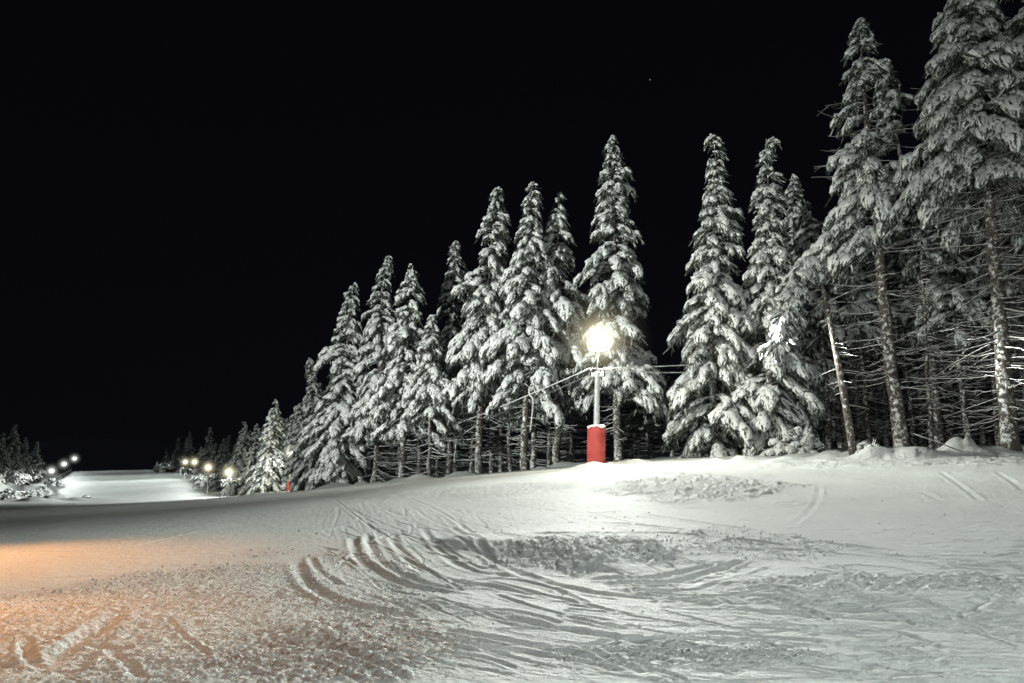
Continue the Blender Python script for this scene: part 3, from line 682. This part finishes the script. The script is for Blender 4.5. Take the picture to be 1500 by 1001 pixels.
for k, (px, ty, by, Y, lab) in enumerate(fars):
    b = G(px, Y, .3); H = P(px, ty, Y)[2] - b[2]
    if k < 3:
        o = place_tree('far_spruce', fp[k], b, lab, GF); o.scale = (max(H / 15, .5),) * 3; fp[k] = (fp[k], o)
    else: copy_tree(fp[k % 3][1], b, max(H / 15, .3), k * 1.7, lab, GF)
LB = 'dim spruce in the second row behind the far lift pylons'
for k, (px, ty, Y) in enumerate([(312, 648, 290), (330, 636, 280), (346, 640, 262), (362, 630, 250), (381, 622, 232), (397, 628, 215), (414, 612, 205), (433, 596, 180), (445, 575, 150), (462, 560, 130), (478, 545, 112)]):
    b = G(px, Y, .3); H = P(px, ty, Y)[2] - b[2]
    copy_tree(fp[k % 3][1], b, max(H / 15, .3), k * 1.3 + .4, LB, 'second row of spruces behind the far lift pylons')
GL = 'dark spruces on the unlit hill left of the piste'
for k, (px, ty, Y) in enumerate([(-30, 615, 300), (-5, 632, 290), (13, 622, 310), (30, 640, 300), (48, 645, 330), (-55, 600, 300), (-90, 590, 290), (20, 655, 265)]):
    b = G(px, Y, .3); H = max(4, P(px, ty, Y)[2] - b[2])
    copy_tree(fp[k % 3][1], b, H / 15, k * 2.1, 'dark spruce on the unlit hill left of the piste', GL)

# snow loaded shrubs on the left bank
def shrub(px, Y, r, label, seed, grp='snow loaded shrubs on the left bank of the piste'):
    g = np.random.default_rng(seed); b = G(px, Y, .1); e = empty('snowy_shrub', b, label, 'shrub', grp)
    n = 60; d = g.normal(0, 1, (n, 3)); d[:, 2] = abs(d[:, 2]) * .9; d = unit(d); b0 = d * r * g.uniform(.3, .8, (n, 1)); sz = r * g.uniform(.4, .7, n)
    V, Q, uv = lobes(b0, d, sz, sz * .4, sz * .35, np.full(n, .6), g)
    mesh_obj('crown', V, Q, M_LOBE, e, uv=uv)
    mb = MB()
    for k in range(9):
        mb.tube(np.array([[0, 0, -.2], d[k] * r * .5, d[k] * r * 1.25 + [0, 0, .2 * r]]), [.06, .04, .015], 5)
    mb.build('stem', M_TWIG, e)
shrub(37, 225, 2.2, 'snow loaded shrub where the two rails meet on the far left', 401)
shrub(52, 236, 2.0, 'snowy shrub just left of the three small lamps', 402)
shrub(62, 262, 2.4, 'dim snowy shrub above and left of the nearest small lamp', 403)
shrub(80, 300, 3.0, 'rounded snowy shrub high on the dark left hill', 404)
shrub(14, 215, 2.4, 'snowy shrub at the far left edge below the dark spruces', 405)
shrub(1275, 31.0, .45, 'twiggy snow dusted seedling beside the bent spruce foot', 406, 'small seedlings at the right forest edge')
shrub(1163, 36, 1.3, 'bushy dim undergrowth right of the crooked topped spruce foot', 407, 'small seedlings at the right forest edge')

# fallen stick on the right
b = G(1382, 30.2, 0)
mb = MB(); mb.tube(np.array([b + [-.9, .5, .75], b + [0, .2, .35], b + [.75, -.1, -.02]]), [.035, .03, .02], 6)
tag(mb.build('fallen_branch', M_TWIG), 'thin broken branch leaning in the snow between the right hand trunks', 'branch')

# ------------------------------------------------------------------ lift pylons
def tilt_xf(base, lean):
    return lambda V: np.stack([V[:, 0] + lean * V[:, 2], V[:, 1], V[:, 2]], -1)
LIGHTS = []
def point(name, loc, power, col, rad=.15):
    l = bpy.data.lights.new(name, 'POINT'); l.energy = power; l.color = col; l.shadow_soft_size = rad
    o = bpy.data.objects.new(name, l); COL.objects.link(o); o.location = [float(v) for v in loc]; LIGHTS.append(o); return o
def spot(name, loc, to, power, col, ang, blend=1.0, rad=.2):
    l = bpy.data.lights.new(name, 'SPOT'); l.energy = power; l.color = col; l.spot_size = R(ang); l.spot_blend = blend; l.shadow_soft_size = rad
    o = bpy.data.objects.new(name, l); COL.objects.link(o); o.location = [float(v) for v in loc]
    from mathutils import Vector
    o.rotation_euler = (Vector([float(v) for v in to]) - o.location).to_track_quat('-Z', 'Y').to_euler(); return o

def floodlight(parent, pos, yaw, mat, s=1.0, lens_r=.22):
    """housing with a round lit glass in front, on a small fork"""
    c, n = math.cos(yaw), math.sin(yaw); rot = np.array([[c, -n, 0], [n, c, 0], [0, 0, 1]])
    h = MB(); h.lathe([(.01, -.26), (.10, -.26), (.17, -.18), (.27, -.02), (.285, .05), (.265, .055), (.255, .0), (.01, -.02)], 20)
    fl = np.array([[1, 0, 0], [0, 0, 1], [0, 1, 0]])           # lathe axis z -> -y (forward to the piste)
    def xf(V):
        V = V * s; V = np.stack([V[:, 0], -V[:, 2], V[:, 1]], -1); return V @ rot.T + pos
    f = h.build('floodlight', M_DARKM, parent, xf=xf)
    g_ = MB(); g_.lathe([(.005, .09), (.10, .085), (.19, .06), (.25, .03), (.25, .01), (.005, .01)], 20); g_.build('lamp_glass', mat, f, xf=xf)
    b_ = MB(); b_.tube(np.array([[-.32, 0, .0], [-.32, .0, -.3], [0, .0, -.36], [.32, 0, -.3], [.32, 0, 0]]) * s, .022 * s, 6)
    b_.build('bracket', M_STEEL, f, xf=lambda V: V @ rot.T + pos)
    return f

def pylon(px, Y, label, lean, pad_h, pad_r, mast_h, lamp_h, mast_r, glass, arm_w=.95, yaw=0.0, pad=True, lens=1.0):
    b = G(px, Y, .1); e = empty('lift_pylon', b, label, 'lift pylon', 'lift pylons with floodlights')
    xf = tilt_xf(b, lean)
    m = MB(); m.lathe([(mast_r * 1.05, -.4), (mast_r * 1.05, pad_h), (mast_r, pad_h + .1), (mast_r * .82, mast_h - .04), (mast_r * .86, mast_h), (.01, mast_h + .02)], 16); m.build('mast', M_STEEL, e, xf=xf)
    if pad:
        q = MB(); pr = pad_r
        q.lathe([(mast_r * 1.08, .02), (pr * .93, 0.0), (pr, .06), (pr * 1.01, pad_h * .33), (pr * .985, pad_h * .345), (pr * 1.01, pad_h * .36), (pr, pad_h * .66), (pr * .98, pad_h * .675), (pr, pad_h * .69), (pr, pad_h - .05), (pr * .93, pad_h), (mast_r * 1.08, pad_h + .01)], 28)
        def rough(V):
            th = np.arctan2(V[:, 1], V[:, 0]); r = np.hypot(V[:, 0], V[:, 1]); k = 1 + .03 * np.sin(th * 4 + V[:, 2] * 1.5) * (r > pr * .8)
            V = V.copy(); V[:, 0] *= k; V[:, 1] *= k; return xf(V)
        pd = q.build('padding', M_RED, e, xf=rough)
        s_ = MB(); s_.lathe([(pr * 1.0, pad_h - .035), (pr * 1.03, pad_h + .01), (pr * .98, pad_h + .05), (pr * .7, pad_h + .08), (mast_r * 1.03, pad_h + .11)], 28)
        def lump(V):
            th = np.arctan2(V[:, 1], V[:, 0]); V = V.copy(); V[:, 2] += .04 * np.sin(th * 3 + 1) + .025 * np.sin(th * 7); V[:, :2] *= (1 + .03 * np.sin(th * 5))[:, None]; return xf(V)
        s_.build('snow_cap', M_SNOW, pd, xf=lump)
    # cross arm with rope sheaves, snow lying on it
    a_ = MB(); a_.box((0, 0, mast_h - .18), (arm_w * 2, .12, .14)); arm = a_.build('crossarm', M_STEEL, e, xf=xf, smooth=False)
    sn = MB(); sn.tube(np.array([[x, 0, mast_h - .07 + .02 * math.sin(x * 9)] for x in np.linspace(-arm_w * .98, arm_w * .98, 12)]), [.05 + .02 * math.sin(k * 2.1) for k in range(12)], 8); sn.build('snow_ridge', M_SNOW, arm, xf=xf)
    for sx in (-1, 1):
        w = MB(); w.lathe([(.03, -.04), (.19, -.04), (.21, -.03), (.17, 0), (.21, .03), (.19, .04), (.03, .04)], 18)
        w.build('rope_sheave', M_DARKM, arm, xf=lambda V, sx=sx: xf(np.stack([V[:, 2] + sx * arm_w * .86, V[:, 0], V[:, 1] + mast_h - .02], -1)))
    l_ = MB(); l_.tube(np.array([[0, 0, mast_h - .1], [.02, 0, (mast_h + lamp_h) / 2], [.04, .05, lamp_h - .36]]), [.05, .045, .04], 8); l_.build('lamp_mast', M_STEEL, e, xf=xf)
    lp = np.array([.04 + lean * lamp_h, .05, lamp_h]); floodlight(e, lp, yaw, glass, lens)
    return e, b + lp, b + np.array([lean * mast_h, 0, mast_h])

p1b = G(873, 36, .1)
z_top = lambda px, py, Y: P(px, py, Y)[2]
h_pad = z_top(875, 626, 36) - p1b[2]; h_mast = z_top(880, 545, 36) - p1b[2]; h_lamp = z_top(887, 498, 36) - p1b[2]
e1, lamp1, top1 = pylon(873, 36, 'near lift pylon with tall red padding and the large dazzling floodlight', .035, h_pad, .43, h_mast, h_lamp, .15, M_LENS, arm_w=.40, yaw=-.05, lens=1.6)
def pyl(px, lampy, Y, label, glass, pad=False, mast_frac=.68):
    b = G(px, Y, .1); hl = z_top(px, lampy, Y) - b[2]
    return pylon(px, Y, label, .0, 2.0, .5, hl * mast_frac, hl, .17, glass, arm_w=2.4, yaw=-.2, pad=pad, lens=2.0)
e2, lamp2, top2 = pyl(424, 664, 140, 'second lift pylon with small red padding and a white lamp among the spruces', M_LENSW, True)
e3, lamp3, top3 = pyl(334, 692, 190, 'third lift pylon with snowy crossarm under the biggest yellow far lamp', M_LENSY)
e4, lamp4, top4 = pyl(303, 685, 232, 'fourth lift pylon with a small yellow lamp beside the far spruces', M_LENSY)
e5, lamp5, top5 = pyl(283, 677, 285, 'fifth lift pylon, right one of the two farthest yellow lamps', M_LENSY)
e6, lamp6, top6 = pyl(270, 677, 330, 'farthest lift pylon, left one of the two farthest yellow lamps near the shelter', M_LENSY)

# haul ropes and tow hangers
def rope_pts(a, b, sag, n=28):
    s = np.linspace(0, 1, n)[:, None]; p = a * (1 - s) + b * s; p[:, 2] -= sag * 4 * (s * (1 - s))[:, 0]; return p
A1l, A1r = top1 + [-.34, 0, .18], top1 + [.34, 0, .18]
A2l, A2r = top2 + [-2.0, 0, .18], top2 + [2.0, 0, .18]
def rope(a, b, sag, r, label):
    mb = MB(); mb.tube(rope_pts(a, b, sag), r, 6)
    return tag(mb.build('haul_rope', M_ROPE), label, 'cable', 'haul ropes of the ski lift')
rope(A1l, A2l, 1.9, .03, 'haul rope descending left of the near pylon past the tow bars, left strand')
rope(A1r, A2r, 1.9, .03, 'haul rope descending left of the near pylon behind the tow bars, right strand')
C1, C2 = P(1120, 528, 42.4), P(1120, 536, 43.2)
rope(A1r, C1, .05, .03, 'upper haul rope running right of the near pylon into the free standing spruce')
rope(A1l, C2, .3, .03, 'lower haul rope running right of the near pylon, crossing just below the upper one')
rope(A2l, top3 + [-2, 0, .18], .8, .03, 'left haul rope between the second and third lift pylons')
rope(A2r, top3 + [2, 0, .18], .8, .03, 'right haul rope between the second and third lift pylons')
RP = rope_pts(A1l, A2l, 1.9, 400)
def hanger(px, length, label, s=1.0, pts=RP):
    q = pts[np.argmin(np.abs((CX + F * pts[:, 0] / (pts[:, 1] * cp + (pts[:, 2] - EYE) * sp)) - px))]
    e = empty('tow_hanger', q, label, 'tow bar', 'white tow bars hanging from the haul rope')
    c = MB(); c.tube(np.array([[.16, 0, .30], [.10, 0, .40], [-.02, 0, .36], [-.04, 0, .12], [.02, 0, -.05], [.16, 0, -.22], [.2, 0, -.5]]) * s, .045 * s, 8); c.build('hook', M_WHITE, e)
    r_ = MB(); r_.tube(np.array([[.2 * s, 0, -.45 * s], [.12, 0, -length * .6], [0.02, 0, -length]]), .035 * s, 8); rod = r_.build('rod', M_WHITE, e)
    d_ = MB(); d_.lathe([(.01, -.05), (.12, -.04), (.15, 0), (.12, .03), (.03, .06), (.01, .06)], 14); d_.build('seat_disc', M_DARKM, rod, xf=lambda V: V * s + [.02, 0, -length - .04])
hanger(666, 2.7, 'white tow bar with a hooked top hanging in front of the dark forest, left one')
hanger(776, 2.1, 'pale tow bar hanging before the pair of bare trunks left of the red padding')
RP2 = rope_pts(A2l, top3 + [-2, 0, .18], .8, 200)
hanger(386, 3.4, 'far white tow bar standing out below the cone shaped spruce', 1.3, RP2)

# ------------------------------------------------------------------ far piste furniture
def small_lamp(px, ly, Y, label):
    b = G(px, Y, .1); h = z_top(px, ly, Y) - b[2]
    e = empty('piste_lamp', b, label, 'lamp post', 'three white lamps along the left edge of the lit piste')
    m = MB(); m.tube(np.array([[0, 0, -.3], [0, 0, h - .35]]), [.12, .07], 8); m.build('post', M_WOOD, e)
    floodlight(e, np.array([0, -.1, h]), .3, M_LENSW, 2.4)
    return b + [0, 0, h]
sl = [small_lamp(75, 690, 330, 'nearest of the three white lamps left of the lit piste'),
      small_lamp(93, 680, 385, 'middle one of the three white lamps left of the lit piste'),
      small_lamp(108, 672, 430, 'farthest and highest of the three white lamps left of the lit piste')]
def net_fence(pts, h, label):
    q = np.array([G(px, Y, 0) for px, Y in pts]); e = empty('net_fence', q[0], label, 'fence')
    n = len(q); V = np.vstack([q - q[0] + [0, 0, .15], q - q[0] + [0, 0, h]]); i = np.arange(n - 1)
    mesh_obj('net', V, np.stack([i, i + 1, n + i + 1, n + i], -1), M_NET, e)
    for k in range(n):
        m = MB(); m.tube(np.array([q[k] - q[0] + [0, 0, -.2], q[k] - q[0] + [0, 0, h + .2]]), .09, 7); m.build('post', M_WHITE if k % 3 == 0 else M_WOOD, e)
net_fence([(66, 270), (72, 290), (79, 315), (86, 340), (92, 365), (98, 390), (104, 415)], 2.6, 'dark net fence climbing beside the three white lamps left of the piste')
q0, q1 = G(-30, 205), G(36, 222)
e = empty('rail_fence', q0, 'low snow topped rail fence at the far left edge', 'fence')
for k in range(6):
    s = k / 5; p = q0 * (1 - s) + q1 * s - q0; p[2] = ground_z(*(q0 + p)[:2]) - q0[2]
    m = MB(); m.tube(np.array([p + [0, 0, -.3], p + [0, 0, 1.5]]), .10, 7); m.build('post', M_WOOD, e)
pp = np.array([[*(q0 * (1 - s) + q1 * s)[:2], ground_z(*(q0 * (1 - s) + q1 * s)[:2]) + 1.25] for s in np.linspace(0, 1, 12)]) - q0
m = MB(); m.tube(pp, .12, 7); rl = m.build('rail', M_WOOD, e)
m = MB(); m.tube(pp + [0, 0, .16], .14, 7); m.build('snow_ridge', M_SNOW, rl)

# snow roofed shelter
b = G(248, 415, .1); e = empty('piste_shelter', b, 'little open shelter with a thick snow roof at the far end of the lit piste', 'shelter')
for sx in (-2.6, 2.6):
    for sy in (-1.2, 1.2):
        m = MB(); m.box((sx, sy, 1.1), (.3, .3, 2.4)); m.build('post', M_WOOD, e, smooth=False)
m = MB(); m.box((0, 1.3, 1.1), (5.0, .12, 1.7)); m.build('back_wall', M_WOOD, e, smooth=False)
m = MB(); m.box((0, -1.0, .75), (4.6, .5, .12)); m.build('counter', M_WOOD, e, smooth=False)
m = MB(); m.box((0, 0, 2.42), (6.6, 3.6, .18)); rf = m.build('roof', M_WOOD, e, smooth=False)
m = MB(); m.box((0, 0, 3.05), (6.9, 3.9, 1.1), bev=.3)
m.build('snow_cap', M_SNOW, rf)
# dark rock at the lower edge of the lit piste
def rock(px, Y, r, label):
    g = np.random.default_rng(int(px)); b = G(px, Y, .2)
    th = np.linspace(.02, math.pi - .02, 9); ph = np.arange(14) * 2 * math.pi / 14
    rr = r * (1 + .35 * (g.random((9, 14)) - .5)); V = np.stack([rr * np.sin(th)[:, None] * np.cos(ph) * 1.5, rr * np.sin(th)[:, None] * np.sin(ph), rr * np.cos(th)[:, None] * 1.1 + .4 * r], -1).reshape(-1, 3)
    i = np.arange(8)[:, None] * 14; j = np.arange(14)[None]; k = (j + 1) % 14
    e = empty('dark_rock', b, label, 'rock'); mesh_obj('stone', V, np.stack([i + j, i + 14 + j, i + 14 + k, i + k], -1).reshape(-1, 4), M_ROCK, e)
    m = MB(); m.lathe([(r * 1.1, r * 1.05), (r * .9, r * 1.35), (r * .4, r * 1.5), (.01, r * 1.52)], 12); m.build('snow_cap', M_SNOW, e, xf=lambda V: V * [1.05, .8, 1])
rock(126, 212, .9, 'small dark rock poking out of the snow at the lower edge of the lit piste')

# star
b = P(952, 117, 1500); V = MB(); V.lathe([(.01, -.8), (.57, -.57), (.8, 0), (.57, .57), (.01, .8)], 12)
tag(V.build('star', M_STAR, xf=lambda V: V * .9 + b), 'single tiny white star high in the black sky', 'star')

# ------------------------------------------------------------------ painted glow round the lamps
def halo(loc, r, dens, col=(1, .90, .60)):
    m = bpy.data.materials.new('lamp_halo_glow'); m.use_nodes = True; nt = m.node_tree
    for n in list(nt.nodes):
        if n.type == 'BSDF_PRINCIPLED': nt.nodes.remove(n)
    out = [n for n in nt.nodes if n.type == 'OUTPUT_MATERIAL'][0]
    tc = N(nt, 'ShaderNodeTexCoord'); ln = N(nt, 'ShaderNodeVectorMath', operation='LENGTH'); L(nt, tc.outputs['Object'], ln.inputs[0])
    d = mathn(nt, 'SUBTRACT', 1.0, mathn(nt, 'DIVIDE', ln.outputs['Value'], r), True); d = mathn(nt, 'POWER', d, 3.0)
    # halo glow put in as emission: brightness falls off with the square of the distance to the lamp
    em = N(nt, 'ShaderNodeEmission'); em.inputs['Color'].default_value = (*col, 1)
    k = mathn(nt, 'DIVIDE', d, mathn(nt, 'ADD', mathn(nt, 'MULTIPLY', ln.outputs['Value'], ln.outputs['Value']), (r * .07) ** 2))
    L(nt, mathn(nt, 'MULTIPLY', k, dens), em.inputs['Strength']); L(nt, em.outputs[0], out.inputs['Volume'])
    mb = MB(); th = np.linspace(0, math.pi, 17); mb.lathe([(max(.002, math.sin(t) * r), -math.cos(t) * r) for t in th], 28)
    o = mb.build('lamp_halo', m); o.location = [float(v) for v in loc]; tag(o, kind='stuff'); return o
halo(lamp1 + [0, -.3, 0], 3.2, .52)
halo(lamp2 + [0, -.5, 0], 3.0, .55, (1, .95, .78))
for p in sl: halo(p + [0, -.8, 0], 5.0, .8, (.97, 1, .96))
for p in (lamp3, lamp4, lamp5, lamp6): halo(p + [0, -.6, 0], 4.2, .9)

# ------------------------------------------------------------------ lights
spot('fill_light_behind', (-6, -10, 8), P(1330, 360, 36), 11000, (.97, 1, .95), 40)  # unseen fill added to brighten the right hand trees
WARM = (1, .95, .82); COOL = (.93, 1, .93)
l1 = lamp1 + np.array([-.02, -.35, 0])
point('floodlight_beam_near', l1, 1650, (1, .95, .80), .2)
def at(px, Y): return G(px, Y)
# optics of the piste floodlights: most light goes out low and far across the snow
def optic(name, loc, power, col, fwd, ex=-2.35, lo=.13, az=(.0, .5), el=(.02, -.10), rad=.2):
    o = point(name, loc, power, col, rad); o.data.use_nodes = True; nt = o.data.node_tree
    em = [n for n in nt.nodes if n.type == 'EMISSION'][0]
    ge = N(nt, 'ShaderNodeNewGeometry'); sx = N(nt, 'ShaderNodeSeparateXYZ'); L(nt, ge.outputs['Incoming'], sx.inputs[0])
    x, y, z = sx.outputs
    prof = mathn(nt, 'POWER', mathn(nt, 'MAXIMUM', mathn(nt, 'MULTIPLY', z, -1.0), lo), ex)
    hz = mathn(nt, 'SQRT', mathn(nt, 'MAXIMUM', mathn(nt, 'SUBTRACT', 1.0, mathn(nt, 'MULTIPLY', z, z)), .0001))
    l = math.hypot(*fwd); fw = mathn(nt, 'DIVIDE', mathn(nt, 'ADD', mathn(nt, 'MULTIPLY', x, fwd[0] / l), mathn(nt, 'MULTIPLY', y, fwd[1] / l)), hz)
    def mapr(v, a, b_):
        m = nt.nodes.new('ShaderNodeMapRange'); m.interpolation_type = 'SMOOTHSTEP'; m.inputs['From Min'].default_value = a; m.inputs['From Max'].default_value = b_; L(nt, v, m.inputs['Value']); return m.outputs['Result']
    L(nt, mathn(nt, 'MULTIPLY', prof, mathn(nt, 'MULTIPLY', mapr(fw, *az), mapr(z, *el))), em.inputs['Strength'])
optic('floodlight_optic', l1, 2250, (.97, 1, .94), (.22, -1), az=(.36, .9))
spot('floodlight_side_beam', l1, at(1400, 20) - [0, 0, 1.2], 1200, (1, 1, .78), 40)
# floodlights out of frame on the near side of the piste, plus one added fill (they light the tree faces)
optic('floodlight_out_of_frame_left', (-30, 14, 9), 105000, (.96, 1, .94), (20, 42), ex=0.0, az=(.64, .93), el=(-.28, -.04))
spot('floodlight_side_beam', l1, at(430, 25) - [0, 0, .6], 1800, (1, .99, .95), 44)
spot('floodlight_side_beam', l1, at(90, 31), 5200, (1, .99, .96), 42)
spot('floodlight_out_of_frame_far_left', (-75, 95, 13), P(390, 655, 160), 110000, (.96, 1, .94), 60)
spot('fill_light_right', (7, -12, 9), P(1000, 600, 30), 14000, (.95, 1, .96), 90)  # unseen fill added to soften ground shadows and lift the trees
# sodium lamp just out of frame on the left
spot('sodium_lamp_out_of_frame', (-8.6, 8.4, 4.6), (-5.2, 7.8, 0), 1150, (1, .43, .15), 57)
spot('sodium_lamp_out_of_frame', (-15.5, 14.0, 7.5), (-9.4, 12.8, 0), 5200, (1, .41, .12), 54)
for k, (p, pw) in enumerate([(lamp2, 250), (lamp3, 1050), (lamp4, 1250), (lamp5, 1400), (lamp6, 1400)]):
    optic('pylon_lamp_light', p + [-.5, -1.0, 0], pw, (.95, 1, .95), (-1, -.5), lo=.10, el=(-.04, -.13), az=(-.3, .4), rad=.3)
    point('pylon_lamp_glow', p + [0, -.8, 0], (2600 if k == 0 else 420), (1, .93, .62), .3)
for p in sl:
    optic('piste_lamp_light', p + [1.0, -1.2, 0], 1000, (.92, 1, .97), (1, -.5), lo=.08, el=(-.03, -.10), az=(.45, .85), rad=.3)

w = bpy.data.worlds.new('World'); scene.world = w; w.use_nodes = True; nt = w.node_tree
bg = nt.nodes['Background']; sky = nt.nodes.new('ShaderNodeTexSky'); sky.sky_type = 'NISHITA'; sky.sun_disc = False
sky.sun_elevation = R(35); sky.sun_rotation = R(200); nt.links.new(mixc(nt, .6, sky.outputs[0], (4.2, 3.4, 6.5)), bg.inputs['Color']); bg.inputs['Strength'].default_value = .0006
sun = bpy.data.lights.new('moonlight', 'SUN'); sun.energy = .012; sun.angle = R(10); sun.color = (.85, .92, 1)
so = bpy.data.objects.new('moonlight', sun); COL.objects.link(so); so.rotation_euler = (R(55), 0, R(-20))

cam = bpy.data.cameras.new('camera'); co = bpy.data.objects.new('camera', cam); COL.objects.link(co)
cam.sensor_width = 36; cam.lens = 36 * F / 1500; cam.clip_end = 5000; cam.clip_start = .05
co.location = (0, 0, EYE); co.rotation_euler = (math.pi / 2 + PITCH, 0, 0); scene.camera = co
scene.view_settings.view_transform = 'Standard'; scene.view_settings.look = 'None'; scene.view_settings.exposure = 0; scene.view_settings.gamma = 1
scene.render.engine = 'CYCLES'
scene.cycles.use_denoising = True; scene.cycles.max_bounces = 5; scene.cycles.diffuse_bounces = 2; scene.cycles.volume_bounces = 0
scene.cycles.use_light_tree = True
